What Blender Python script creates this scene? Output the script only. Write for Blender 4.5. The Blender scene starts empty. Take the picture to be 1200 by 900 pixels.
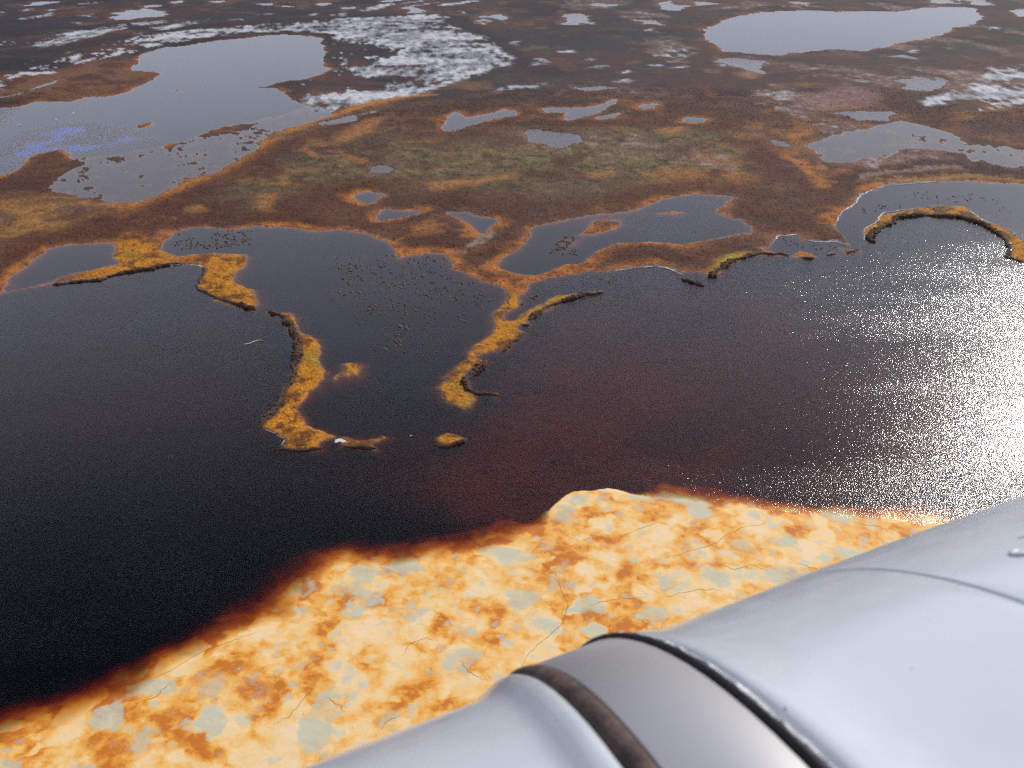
import bpy, math, random
import numpy as np

# ------------------------------------------------------------------ camera, sky, sun, exposure
S = bpy.context.scene
COL = S.collection
H = 80.0                      # flying height
PITCH = math.radians(27.5)    # down from the horizon
FPX = 1152.0                  # focal length in pixels of a 1200 wide frame
cam_d = bpy.data.cameras.new('camera')
cam = bpy.data.objects.new('camera', cam_d); COL.objects.link(cam)
cam.location = (0, 0, H)
cam.rotation_euler = (math.pi / 2 - PITCH, 0, 0)
cam_d.sensor_width = 36.0
cam_d.lens = FPX / 1200 * 36.0
cam_d.clip_start = 0.05; cam_d.clip_end = 40000
cam_d.dof.use_dof = True; cam_d.dof.focus_distance = 220; cam_d.dof.aperture_fstop = 11
S.camera = cam
CR = np.array([1, 0, 0.]); CU = np.array([0, math.sin(PITCH), math.cos(PITCH)]); CB = np.array([0, -math.cos(PITCH), math.sin(PITCH)])

def ray(px, py):
    d = CR * (px - 600) / FPX - CU * (py - 450) / FPX - CB
    return d / np.linalg.norm(d)

def ground(px, py, z=0.0):
    d = ray(px, py)
    t = (z - H) / d[2]
    return d[0] * t, d[1] * t

SUN_PX = (1262, 650)          # where the water mirrors the sun
sd_ = ray(*SUN_PX) * np.array([1, 1, -1])
SUN_ELEV = math.asin(sd_[2]); SUN_AZ = math.atan2(sd_[0], sd_[1])   # azimuth from +Y towards +X
sun_l = bpy.data.lights.new('sun', 'SUN'); sun_l.energy = 4.7; sun_l.angle = math.radians(0.53); sun_l.color = (1, .95, .88)
sun = bpy.data.objects.new('sun', sun_l); COL.objects.link(sun)
sun.rotation_euler = (math.pi / 2 - SUN_ELEV, 0, -SUN_AZ + math.pi)
sun.location = (300, 300, 600)

W = bpy.data.worlds.new('World'); S.world = W; W.use_nodes = True
nt = W.node_tree; nt.nodes.clear()
def N(t, typ, **kw):
    n = t.nodes.new(typ)
    for k, v in kw.items():
        if k in n.inputs: n.inputs[k].default_value = v
        else: setattr(n, k, v)
    return n
out = N(nt, 'ShaderNodeOutputWorld'); bg = N(nt, 'ShaderNodeBackground', Strength=0.10)
sky = N(nt, 'ShaderNodeTexSky', sky_type='NISHITA', sun_disc=False, sun_elevation=SUN_ELEV, sun_rotation=SUN_AZ)
sky.dust_density = 0.8; sky.ozone_density = 1.6
tc = N(nt, 'ShaderNodeTexCoord'); sep = N(nt, 'ShaderNodeSeparateXYZ')
nt.links.new(tc.outputs['Generated'], sep.inputs[0])
zz = N(nt, 'ShaderNodeMath', operation='MAXIMUM'); zz.inputs[1].default_value = 0.0
nt.links.new(sep.outputs[2], zz.inputs[0])
za = N(nt, 'ShaderNodeMath', operation='ADD'); za.inputs[1].default_value = 0.09
nt.links.new(zz.outputs[0], za.inputs[0])
comb = N(nt, 'ShaderNodeCombineXYZ')
for i in (0, 1):
    dv = N(nt, 'ShaderNodeMath', operation='DIVIDE')
    nt.links.new(sep.outputs[i], dv.inputs[0]); nt.links.new(za.outputs[0], dv.inputs[1])
    nt.links.new(dv.outputs[0], comb.inputs[i])
cn = N(nt, 'ShaderNodeTexNoise', Scale=0.7, Detail=7.0, Roughness=0.6, Distortion=0.6)
nt.links.new(comb.outputs[0], cn.inputs['Vector'])
cr = N(nt, 'ShaderNodeMapRange'); cr.inputs[1].default_value = 0.47; cr.inputs[2].default_value = 0.68; cr.interpolation_type = 'SMOOTHSTEP'
lowc = N(nt, 'ShaderNodeMapRange'); lowc.inputs[1].default_value = 0.36; lowc.inputs[2].default_value = 0.68; lowc.inputs[3].default_value = 0.46; lowc.inputs[4].default_value = -0.16
nt.links.new(zz.outputs[0], lowc.inputs[0])      # cloud thickens towards the horizon
cadd = N(nt, 'ShaderNodeMath', operation='ADD'); nt.links.new(cn.outputs[0], cadd.inputs[0]); nt.links.new(lowc.outputs[0], cadd.inputs[1])
nt.links.new(cadd.outputs[0], cr.inputs[0])
cm = N(nt, 'ShaderNodeMath', operation='MULTIPLY'); cm.inputs[1].default_value = 0.92
nt.links.new(cr.outputs[0], cm.inputs[0])
mx = N(nt, 'ShaderNodeMixRGB'); mx.inputs[2].default_value = (8.2, 8.6, 10.5, 1)
nt.links.new(cm.outputs[0], mx.inputs[0]); nt.links.new(sky.outputs[0], mx.inputs[1])
nt.links.new(mx.outputs[0], bg.inputs[0]); nt.links.new(bg.outputs[0], out.inputs[0])

S.view_settings.view_transform = 'Standard'; S.view_settings.look = 'None'
S.view_settings.gamma = 1; S.view_settings.exposure = 0.0
S.cycles.use_denoising = False; S.cycles.sampling_pattern = 'BLUE_NOISE'; S.cycles.use_adaptive_sampling = False
S.cycles.max_bounces = 6; S.cycles.transparent_max_bounces = 12
S.cycles.sample_clamp_direct = 0; S.cycles.sample_clamp_indirect = 6

# ------------------------------------------------------------------ numeric helpers
rng = np.random.default_rng(7); random.seed(7)
def smooth(a, b, x):
    t = np.clip((x - a) / (b - a), 0, 1)
    return t * t * (3 - 2 * t)
def lerp(a, b, t): return a + (b - a) * t
def _hash(ix, iy, seed):
    h = (ix.astype(np.int64) * 374761393 + iy.astype(np.int64) * 668265263 + seed * 1442695041) & 0xFFFFFFFF
    h = ((h ^ (h >> 13)) * 1274126177) & 0xFFFFFFFF
    h = ((h ^ (h >> 16)) * 2246822519) & 0xFFFFFFFF
    return ((h ^ (h >> 15)) & 0xFFFFFF).astype(np.float32) / 0xFFFFFF
def vnoise(x, y, seed):
    ix = np.floor(x); iy = np.floor(y); fx = (x - ix).astype(np.float32); fy = (y - iy).astype(np.float32)
    ux = fx * fx * fx * (fx * (fx * 6 - 15) + 10); uy = fy * fy * fy * (fy * (fy * 6 - 15) + 10)
    a = _hash(ix, iy, seed); b = _hash(ix + 1, iy, seed); c = _hash(ix, iy + 1, seed); d = _hash(ix + 1, iy + 1, seed)
    return lerp(lerp(a, b, ux), lerp(c, d, ux), uy) * 2 - 1
def fbm(x, y, wl, octv=4, seed=0, gain=0.5):
    s = 0; a = 1; tot = 0; ca, sa = math.cos(.6), math.sin(.6)
    x = x / wl + 31.7 * seed; y = y / wl - 17.3 * seed
    for o in range(octv):
        s = s + a * vnoise(x, y, seed * 13 + o); tot += a
        a *= gain; x, y = (x * ca - y * sa) * 2.03, (x * sa + y * ca) * 2.03
    return s / tot
def wpoly(pts): return np.array([ground(*p) for p in pts], np.float64)
def sdf(poly, X, Y, margin=60.0, closed=True):
    """signed distance in metres, negative inside, clipped to margin"""
    out = np.full(X.shape, margin, np.float32)
    x0, y0 = poly.min(0) - margin; x1, y1 = poly.max(0) + margin
    m = (X > x0) & (X < x1) & (Y > y0) & (Y < y1)
    if not m.any(): return out
    px = X[m]; py = Y[m]
    d2 = np.full(px.shape, 1e12); ins = np.zeros(px.shape, bool)
    n = len(poly)
    for i in range(n if closed else n - 1):
        ax, ay = poly[i]; bx, by = poly[(i + 1) % n]
        ex, ey = bx - ax, by - ay
        wx, wy = px - ax, py - ay
        t = np.clip((wx * ex + wy * ey) / (ex * ex + ey * ey + 1e-12), 0, 1)
        d2 = np.minimum(d2, (wx - ex * t) ** 2 + (wy - ey * t) ** 2)
        if closed:
            c = ((ay > py) != (by > py))
            with np.errstate(divide='ignore', invalid='ignore'):
                c &= px < (bx - ax) * (py - ay) / ((by - ay) if by != ay else 1e-9) + ax
            ins ^= c
    d = np.sqrt(d2)
    if closed: d = np.where(ins, -d, d)
    out[m] = np.minimum(d, margin)
    return out

def mesh_obj(name, co, quads, mat, smooth_=True, attrs=None, parent=None):
    me = bpy.data.meshes.new(name)
    co = np.asarray(co, np.float32)
    if isinstance(quads, np.ndarray):
        k = quads.shape[1]
        me.vertices.add(len(co)); me.vertices.foreach_set('co', co.ravel())
        me.loops.add(quads.size); me.loops.foreach_set('vertex_index', quads.ravel().astype(np.int32))
        me.polygons.add(len(quads)); me.polygons.foreach_set('loop_start', np.arange(0, quads.size, k, dtype=np.int32))
        me.polygons.foreach_set('loop_total', np.full(len(quads), k, np.int32))
        me.update(calc_edges=True)
    else:
        me.from_pydata([tuple(map(float, c)) for c in co], [], quads); me.update()
    me.polygons.foreach_set('use_smooth', np.full(len(me.polygons), smooth_, bool))
    for an, av in (attrs or {}).items():
        av = np.asarray(av, np.float32)
        if av.ndim == 2:
            at = me.attributes.new(an, 'FLOAT_COLOR', 'POINT')
            rgba = np.ones((len(av), 4), np.float32); rgba[:, :3] = av
            at.data.foreach_set('color', rgba.ravel())
        else:
            at = me.attributes.new(an, 'FLOAT', 'POINT'); at.data.foreach_set('value', av)
    me.materials.append(mat)
    o = bpy.data.objects.new(name, me); COL.objects.link(o)
    if parent: o.parent = parent
    return o
def tag(o, label=None, cat=None, group=None, kind=None):
    if label: o['label'] = label
    if cat: o['category'] = cat
    if group: o['group'] = group
    if kind: o['kind'] = kind
    return o

# ------------------------------------------------------------------ materials
def new_mat(name):
    m = bpy.data.materials.new(name); m.use_nodes = True
    t = m.node_tree; t.nodes.clear()
    return m, t, N(t, 'ShaderNodeOutputMaterial')
def objpos(t):
    return N(t, 'ShaderNodeNewGeometry').outputs['Position']
def noise(t, pos, scale, detail=3.0, rough=.55, dist=0.0):
    n = N(t, 'ShaderNodeTexNoise', Scale=scale, Detail=detail, Roughness=rough, Distortion=dist)
    t.links.new(pos, n.inputs['Vector']); return n.outputs[0]
def mrange(t, v, a, b, c=0., d=1., sm=False):
    n = N(t, 'ShaderNodeMapRange')
    for i, x in enumerate((a, b, c, d)): n.inputs[i + 1].default_value = x
    if sm: n.interpolation_type = 'SMOOTHSTEP'
    t.links.new(v, n.inputs[0]); return n.outputs[0]
def mixc(t, f, a, b, mode='MIX'):
    n = N(t, 'ShaderNodeMixRGB', blend_type=mode)
    for i, v in enumerate((f, a, b)):
        if hasattr(v, 'is_linked'): t.links.new(v, n.inputs[i])
        else: n.inputs[i].default_value = v if i == 0 else (*v, 1)
    return n.outputs[0]
def mathn(t, op, a, b=None):
    n = N(t, 'ShaderNodeMath', operation=op)
    for i, v in enumerate((a, b)):
        if v is None: continue
        if hasattr(v, 'is_linked'): t.links.new(v, n.inputs[i])
        else: n.inputs[i].default_value = v
    return n.outputs[0]
def bump(t, h, strength, dist, nrm=None):
    b = N(t, 'ShaderNodeBump', Strength=strength, Distance=dist)
    t.links.new(h, b.inputs['Height'])
    if nrm: t.links.new(nrm, b.inputs['Normal'])
    return b.outputs[0]
def principled(t, out, **kw):
    p = N(t, 'ShaderNodeBsdfPrincipled')
    for k, v in kw.items():
        if hasattr(v, 'is_linked'): t.links.new(v, p.inputs[k])
        else: p.inputs[k].default_value = v
    t.links.new(p.outputs[0], out.inputs[0]); return p

def mat_tundra():
    m, t, o = new_mat('tundra')
    a = N(t, 'ShaderNodeAttribute', attribute_name='tint').outputs['Color']
    p = objpos(t)
    n1 = noise(t, p, 1.3, 4, .65); n2 = noise(t, p, .35, 4, .6)
    f = mathn(t, 'MULTIPLY', mrange(t, n1, .25, .75, .5, 1.5), mrange(t, n2, .25, .75, .75, 1.25))
    c = mixc(t, 1.0, a, (1, 1, 1), 'MULTIPLY')
    v = N(t, 'ShaderNodeVectorMath', operation='SCALE'); t.links.new(c, v.inputs[0]); t.links.new(f, v.inputs['Scale'])
    b = bump(t, n1, .8, .5)
    principled(t, o, **{'Base Color': v.outputs[0], 'Roughness': .95, 'Normal': b, 'Specular IOR Level': .15})
    return m
def mat_water():
    m, t, o = new_mat('water')
    p = objpos(t)
    rip = N(t, 'ShaderNodeAttribute', attribute_name='ripple').outputs['Fac']
    mp = N(t, 'ShaderNodeMapping'); mp.inputs['Rotation'].default_value = (0, 0, math.radians(20)); mp.inputs['Scale'].default_value = (1, 1.5, 1)
    t.links.new(p, mp.inputs[0])
    n1 = noise(t, mp.outputs[0], 3.4, 2.0, .5, .3)
    n2 = noise(t, mp.outputs[0], .5, 2.0, .5, .3)
    h = mathn(t, 'ADD', n1, mathn(t, 'MULTIPLY', n2, .25))
    bn = N(t, 'ShaderNodeBump', Distance=.070); t.links.new(h, bn.inputs['Height']); t.links.new(rip, bn.inputs['Strength'])
    geo = N(t, 'ShaderNodeNewGeometry')       # Schlick reflectance of water, the same from above and below
    dt = N(t, 'ShaderNodeVectorMath', operation='DOT_PRODUCT'); t.links.new(geo.outputs['Incoming'], dt.inputs[0]); t.links.new(bn.outputs[0], dt.inputs[1])
    ab = mathn(t, 'ABSOLUTE', dt.outputs['Value'])
    fr5 = mathn(t, 'POWER', mathn(t, 'SUBTRACT', 1.0, mathn(t, 'MINIMUM', ab, 1.0)), 5.0)
    fre = mathn(t, 'ADD', mathn(t, 'MULTIPLY', fr5, .98), .02)
    gl = N(t, 'ShaderNodeBsdfGlossy', Roughness=.125); t.links.new(bn.outputs[0], gl.inputs['Normal'])
    tr = N(t, 'ShaderNodeBsdfTransparent')
    mxs = N(t, 'ShaderNodeMixShader')
    t.links.new(fre, mxs.inputs[0]); t.links.new(tr.outputs[0], mxs.inputs[1]); t.links.new(gl.outputs[0], mxs.inputs[2])
    va = N(t, 'ShaderNodeVolumeAbsorption', Density=3.2); va.inputs['Color'].default_value = (1 - .95 / 3.2, 1 - 1.65 / 3.2, 0.0, 1)
    t.links.new(mxs.outputs[0], o.inputs[0]); t.links.new(va.outputs[0], o.inputs['Volume'])
    return m
def mat_ice():
    m, t, o = new_mat('stained_ice')
    p = objpos(t)
    awash = N(t, 'ShaderNodeAttribute', attribute_name='stain').outputs['Fac']
    def warp(scale, amt):
        n = N(t, 'ShaderNodeTexNoise', Scale=scale, Detail=2.0, Roughness=.5); t.links.new(p, n.inputs['Vector'])
        v = N(t, 'ShaderNodeVectorMath', operation='MULTIPLY_ADD'); t.links.new(n.outputs['Color'], v.inputs[0]); v.inputs[1].default_value = (amt, amt, 0); t.links.new(p, v.inputs[2])
        return v.outputs[0]
    def cells(pos, scale, sm):
        v = N(t, 'ShaderNodeTexVoronoi', feature='SMOOTH_F1', Scale=scale, Smoothness=sm, Detail=0.0); t.links.new(pos, v.inputs['Vector'])
        sp = N(t, 'ShaderNodeSeparateColor'); t.links.new(v.outputs['Color'], sp.inputs[0]); return sp.outputs
    wa = warp(.38, 3.4); wb = warp(.9, 1.3)
    c1 = cells(wa, .34, 1.0); c2 = cells(wb, .8, .9); c3 = cells(wa, .27, .85)
    n0 = noise(t, p, .16, 3, .55); n1 = noise(t, wb, .8, 4, .55); n2 = noise(t, p, 5, 3, .6); n3 = noise(t, p, .5, 5, .65, 1.2)
    v = mathn(t, 'ADD', mathn(t, 'MULTIPLY', c1[0], .50), mathn(t, 'MULTIPLY', c2[0], .26))
    v = mathn(t, 'ADD', v, mathn(t, 'MULTIPLY', n1, .55)); v = mathn(t, 'ADD', v, mathn(t, 'MULTIPLY', n0, .45))
    v = mrange(t, v, .48, 1.06)
    vein = mathn(t, 'MULTIPLY', mrange(t, mathn(t, 'ABSOLUTE', mathn(t, 'SUBTRACT', n3, .5)), 0, .035, 1, 0, True), .16)
    v = mathn(t, 'ADD', v, vein)
    cream = mrange(t, mathn(t, 'ADD', c3[1], mathn(t, 'MULTIPLY', mathn(t, 'SUBTRACT', n1, .5), .5)), .50, .78, 0, .70, True)
    v = mathn(t, 'MULTIPLY', v, mathn(t, 'SUBTRACT', 1.0, cream))
    v = mathn(t, 'ADD', v, mathn(t, 'MULTIPLY', awash, .38))
    r = N(t, 'ShaderNodeValToRGB'); e = r.color_ramp
    e.elements[0].position = 0; e.elements[0].color = (.76, .58, .37, 1)
    e.elements[1].position = 1; e.elements[1].color = (.50, .15, .015, 1)
    for pos, c in ((.28, (.77, .53, .25, 1)), (.52, (.76, .44, .13, 1)), (.78, (.70, .30, .04, 1))):
        x = e.elements.new(pos); x.color = c
    t.links.new(v, r.inputs[0])
    blue = mrange(t, mathn(t, 'ADD', c3[2], mathn(t, 'MULTIPLY', mathn(t, 'SUBTRACT', n1, .5), .7)), .60, .92, 0, .75, True)
    c = mixc(t, blue, r.outputs[0], (.43, .46, .36))
    blue2 = mrange(t, mathn(t, 'ADD', c2[2], mathn(t, 'MULTIPLY', mathn(t, 'SUBTRACT', n1, .5), .7)), .72, 1.0, 0, .6, True)
    c = mixc(t, blue2, c, (.44, .50, .43))
    c = mixc(t, mrange(t, n2, .3, .8, 0, .10), c, (.35, .2, .08))
    sp = noise(t, p, 3.2, 1, .4)
    c = mixc(t, mrange(t, sp, .80, .83), c, (.12, .07, .04))
    principled(t, o, **{'Base Color': c, 'Roughness': .7, 'Specular IOR Level': .15, 'Normal': bump(t, n1, .25, .25)})
    return m
def simple(name, c1, c2, scale, rough=.9, bs=.4, bd=.1, spec=.2, metal=0., detail=4):
    m, t, o = new_mat(name); p = objpos(t)
    n = noise(t, p, scale, detail, .6)
    principled(t, o, **{'Base Color': mixc(t, mrange(t, n, .3, .7), c1, c2), 'Roughness': rough, 'Metallic': metal,
                        'Specular IOR Level': spec, 'Normal': bump(t, n, bs, bd)})
    return m
M_TUN = mat_tundra(); M_WAT = mat_water(); M_ICE = mat_ice()
M_PEAT = simple('peat', (.030, .017, .012), (.10, .052, .030), 2.5)
M_TUSS = simple('tussock_peat', (.06, .032, .026), (.24, .125, .09), 4.0)
M_FOAM = simple('foam', (.36, .34, .31), (.72, .70, .66), 3.0)
M_CRACK = simple('crack', (.16, .08, .025), (.34, .17, .05), 2.0)
M_BIRD = simple('white_feathers', (.8, .8, .78), (.9, .9, .88), 8.0)

# ------------------------------------------------------------------ outlines traced as ground shapes
MAIN = [(-900, 420), (-400, 372), (-100, 352), (0, 344), (15, 341), (30, 338), (60, 333), (88, 331), (117, 328), (143, 320), (173, 315), (200, 310),
    (233, 310), (240, 318), (230, 337), (247, 345), (253, 352), (280, 358), (300, 363), (300, 357), (298, 340), (283, 337), (268, 330), (277, 317),
    (290, 305), (295, 300), (287, 297), (253, 297), (227, 297), (205, 300), (190, 293), (193, 282), (205, 270), (235, 266), (265, 268), (300, 266), (345, 268), (372, 271), (400, 268), (430, 272), (450, 282), (463, 292),
    (470, 303), (480, 300), (500, 297), (520, 298), (530, 307), (528, 313), (543, 320), (560, 328), (577, 332), (590, 338), (595, 348), (590, 357),
    (580, 365), (577, 373), (582, 382), (577, 390), (563, 403), (550, 415), (550, 420), (540, 427), (527, 440), (517, 453), (513, 457), (523, 470),
    (543, 482), (550, 480), (555, 467), (563, 462), (583, 463), (582, 460), (560, 460), (550, 453), (547, 443), (553, 435), (567, 427), (572, 423),
    (565, 423), (557, 422), (560, 417), (573, 412), (587, 410), (597, 407), (607, 398), (613, 390), (603, 387), (603, 383), (617, 380), (622, 373),
    (633, 365), (653, 355), (677, 347), (707, 344), (707, 341), (680, 342), (653, 347), (633, 355), (620, 365), (610, 373), (600, 377), (592, 377),
    (593, 368), (607, 360), (608, 355), (605, 350), (613, 345), (618, 338), (622, 333), (640, 328), (667, 322), (690, 318), (710, 318), (733, 313),
    (767, 310), (783, 315), (800, 321), (812, 318), (828, 322), (835, 325), (843, 318), (850, 310), (867, 302), (897, 297), (925, 300), (922, 297), (893, 291), (903, 287),
    (907, 282), (913, 275), (933, 275), (943, 282), (960, 283), (980, 282), (995, 287), (992, 283), (978, 263), (987, 247), (1003, 237), (1008, 228), (1027, 222), (1030, 217),
    (1060, 215), (1100, 212), (1133, 212), (1167, 215), (1200, 217), (1300, 222), (1500, 236), (2200, 270), (2600, -120), (-1300, -120)]
SPITS = {
 'long': [(314, 364), (329, 367), (340, 367), (344, 371), (351, 382), (356, 391), (373, 398), (374, 407), (373, 422), (381, 433), (380, 442), (373, 451),
    (362, 460), (351, 471), (346, 478), (351, 491), (358, 500), (376, 504), (393, 512), (384, 516), (378, 518), (376, 527), (353, 528), (336, 526),
    (331, 522), (336, 516), (327, 511), (311, 504), (302, 500), (313, 491), (322, 482), (329, 471), (329, 460), (340, 447), (344, 433), (348, 418),
    (349, 400), (343, 391), (340, 382), (333, 373), (324, 369), (314, 367)],
 'tail': [(402, 513), (416, 514), (433, 516), (451, 510), (453, 511), (438, 518), (440, 526), (427, 524), (404, 522)],
 'inner': [(402, 427), (420, 427), (429, 428), (421, 433), (418, 440), (409, 440), (404, 438), (391, 444), (398, 438), (409, 432)],
 'lone': [(511, 520), (513, 511), (523, 507), (533, 511), (541, 517), (536, 521), (525, 523)],
 'arc': [(1023, 285), (1013, 277), (1013, 267), (1027, 260), (1033, 250), (1053, 247), (1077, 243), (1100, 241), (1127, 241), (1140, 248), (1153, 258),
    (1167, 263), (1183, 270), (1200, 282), (1260, 300), (1400, 330), (1400, 345), (1260, 322), (1200, 309), (1180, 302), (1183, 293), (1180, 282), (1163, 270), (1150, 262), (1127, 255), (1100, 253),
    (1067, 253), (1050, 255), (1047, 262), (1030, 267), (1020, 273), (1024, 285)],
 'bit1': [(930, 300), (940, 294), (948, 296), (956, 302), (943, 304)],
 'bit2': [(968, 298), (973, 293), (980, 297), (974, 299)],
 'bit3': [(978, 290), (990, 291), (1005, 291), (1008, 293), (993, 297), (985, 293)],
}
PONDS = [
 [(5, 342), (15, 325), (33, 308), (57, 292), (83, 287), (127, 285), (133, 293), (140, 308), (110, 315), (83, 322), (67, 330), (30, 337)],
 [(583, 313), (600, 320), (627, 322), (647, 315), (667, 310), (683, 308), (687, 307), (700, 293), (720, 285), (760, 282), (800, 285), (833, 279), (860, 275),
  (880, 273), (880, 267), (867, 258), (853, 255), (840, 248), (850, 237), (863, 232), (850, 230), (817, 228), (800, 230), (777, 233), (753, 245), (727, 250),
  (700, 253), (667, 257), (640, 263), (623, 267), (620, 280), (607, 293), (587, 303)],
 [(523, 249), (545, 248), (560, 253), (587, 258), (580, 265), (570, 275), (562, 275), (553, 262), (535, 254)],
 [(440, 258), (447, 245), (470, 247), (500, 246), (490, 250), (455, 257)], [(415, 230), (430, 225), (450, 227), (440, 236), (425, 238)],
 [(517, 153), (523, 137), (533, 132), (547, 138), (567, 135), (593, 128), (610, 130), (600, 135), (567, 142), (547, 147), (533, 153)],
 [(635, 128), (647, 125), (670, 127), (693, 125), (720, 117), (725, 118), (707, 127), (693, 135), (667, 140), (660, 138), (663, 132), (640, 132)],
 [(702, 137), (727, 132), (720, 138), (703, 140)], [(743, 125), (770, 121), (767, 126), (750, 128)], [(800, 143), (810, 138), (830, 140), (820, 144)],
 # broad lake upper left
 [(-200, 210), (-60, 150), (0, 127), (20, 125), (50, 119), (77, 121), (100, 115), (143, 112), (167, 100), (187, 89), (190, 87), (157, 83), (160, 72), (167, 65), (187, 58), (227, 52), (260, 48),
  (283, 45), (317, 42), (353, 42), (377, 45), (375, 53), (378, 63), (377, 72), (383, 78), (390, 80), (373, 88), (350, 93), (320, 98), (297, 103), (327, 103),
  (337, 112), (353, 122), (357, 125), (337, 133), (310, 138), (290, 143), (267, 147), (233, 158), (220, 163), (187, 172), (120, 182), (85, 186), (60, 190), (0, 205), (-80, 230)],
 # lake upper right
 [(825, 42), (832, 32), (853, 23), (887, 15), (927, 13), (967, 14), (1013, 14), (1060, 13), (1083, 9), (1120, 8), (1143, 10), (1148, 20), (1143, 27), (1110, 32), (1100, 42),
  (1067, 48), (1047, 52), (1013, 60), (987, 58), (947, 60), (927, 63), (907, 64), (877, 62), (850, 60), (840, 50), (830, 47)],
 [(1185, 13), (1200, 10), (1260, 10), (1240, 19), (1195, 19)],
]
ISLETS = [[(678, 275), (687, 266), (703, 258), (722, 257), (727, 263), (715, 270), (693, 276)],
          [(0, 220), (-60, 238), (-60, 250), (0, 230), (33, 213), (60, 200), (87, 187), (77, 175), (43, 180), (20, 200)],
          [(158, 151), (165, 145), (177, 143), (178, 148), (168, 150)], [(770, 250), (790, 247), (803, 248), (790, 252)],
          [(228, 161), (250, 152), (280, 146), (305, 144), (290, 151), (262, 157), (240, 162)], [(200, 106), (205, 105), (212, 106), (206, 108)]]
MARSH = [  # (outline, share of dry ground)
 ([(40, 222), (62, 206), (90, 186), (187, 170), (233, 158), (290, 143), (337, 133), (357, 125), (400, 125), (398, 136), (350, 150), (320, 160), (310, 177), (287, 190), (267, 200), (233, 213), (200, 227), (165, 240), (130, 241), (80, 236)], .26),
 ([(930, 170), (947, 163), (980, 153), (1017, 147), (1057, 140), (1087, 147), (1100, 150), (1133, 160), (1147, 167), (1183, 170), (1200, 173), (1300, 185), (1300, 205), (1200, 197), (1160, 190), (1133, 193), (1127, 182), (1093, 177), (1063, 175), (1047, 187), (1027, 187), (1000, 193), (967, 193), (957, 190), (947, 177)], .22),
 ([(650, 300), (640, 285), (655, 272), (690, 278), (695, 290)], .45),
]
WHITE = [  # pale flats
 [(-80, 105), (0, 90), (35, 75), (67, 66), (133, 50), (167, 42), (233, 35), (300, 30), (400, 22), (517, 17), (527, 30), (567, 43), (600, 67), (600, 73), (550, 93), (500, 110), (450, 117), (400, 130),
  (357, 130), (355, 100), (395, 82), (390, 40), (320, 38), (230, 46), (165, 60), (130, 75), (70, 85), (0, 108), (-80, 120)],
 [(40, 50), (80, 38), (127, 32), (190, 23), (200, 27), (150, 33), (110, 43), (83, 50), (50, 60), (40, 53)],
 [(180, 33), (243, 23), (240, 27), (190, 36)],
 [(12, 24), (60, 16), (62, 18), (20, 26)], [(0, 15), (12, 14), (0, 19)], [(92, 4), (117, 3), (110, 5)], [(93, 18), (110, 16), (107, 21)], [(0, 47), (20, 48), (13, 53), (0, 53)],
 [(20, 12), (40, 10), (34, 13)], [(265, 24), (290, 22), (288, 24)], [(307, 17), (318, 16), (316, 19)], [(357, 17), (377, 16), (370, 19)], [(335, 4), (350, 2), (347, 5)],
 [(420, 12), (450, 5), (510, 0), (470, 5), (430, 14)], [(500, 8), (533, 3), (567, 0), (530, 7)], [(380, 18), (410, 15), (400, 20)],
 [(573, 107), (600, 102), (640, 97), (645, 100), (633, 104), (600, 107)], [(650, 61), (667, 58), (673, 62)], [(675, 68), (693, 67), (693, 71)],
 [(683, 80), (710, 77), (710, 79), (687, 82)], [(713, 87), (737, 84), (733, 88)], [(715, 98), (733, 93), (745, 95), (737, 99)],
 [(622, 73), (633, 68), (645, 70), (640, 76), (627, 77)], [(557, 25), (570, 23), (578, 26), (567, 29)], [(600, 52), (612, 50), (608, 54)],
 [(740, 35), (767, 34), (753, 37)], [(763, 67), (773, 60), (800, 58), (815, 63), (800, 70)], [(753, 77), (773, 75), (770, 79)], [(777, 82), (800, 77), (805, 80)],
 [(1073, 117), (1100, 113), (1133, 103), (1150, 90), (1153, 80), (1183, 77), (1200, 75), (1300, 78), (1300, 130), (1200, 123), (1167, 130), (1140, 133), (1120, 120), (1090, 125)],
 [(768, 313), (780, 311), (795, 316), (800, 322), (785, 318)], [(905, 109), (930, 107), (925, 119), (890, 123), (880, 116)], [(1058, 62), (1080, 61), (1076, 64)], [(1156, 35), (1170, 31), (1165, 37)],
]
OLIVE = [(400, 160), (450, 140), (520, 165), (640, 150), (760, 145), (830, 135), (900, 160), (925, 200), (950, 222), (900, 228), (800, 222), (760, 232), (700, 245), (640, 238), (560, 228), (470, 225), (400, 220), (300, 245), (235, 235), (300, 200), (360, 175)]
GOLD = [(-100, 250), (0, 242), (60, 240), (110, 243), (120, 262), (60, 285), (0, 295), (-100, 320)]
ICE = [(-300, 960), (-100, 890), (0, 862), (60, 843), (110, 822), (170, 797), (205, 775), (290, 730), (330, 712), (365, 672), (382, 660), (405, 652), (470, 651), (500, 648), (560, 642), (600, 622), (632, 602),
    (650, 589), (672, 576), (690, 573), (715, 570), (740, 574), (800, 581), (900, 592), (1000, 600), (1100, 607), (1180, 612), (1400, 640), (1700, 720), (1900, 1300), (-500, 1300)]

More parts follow.
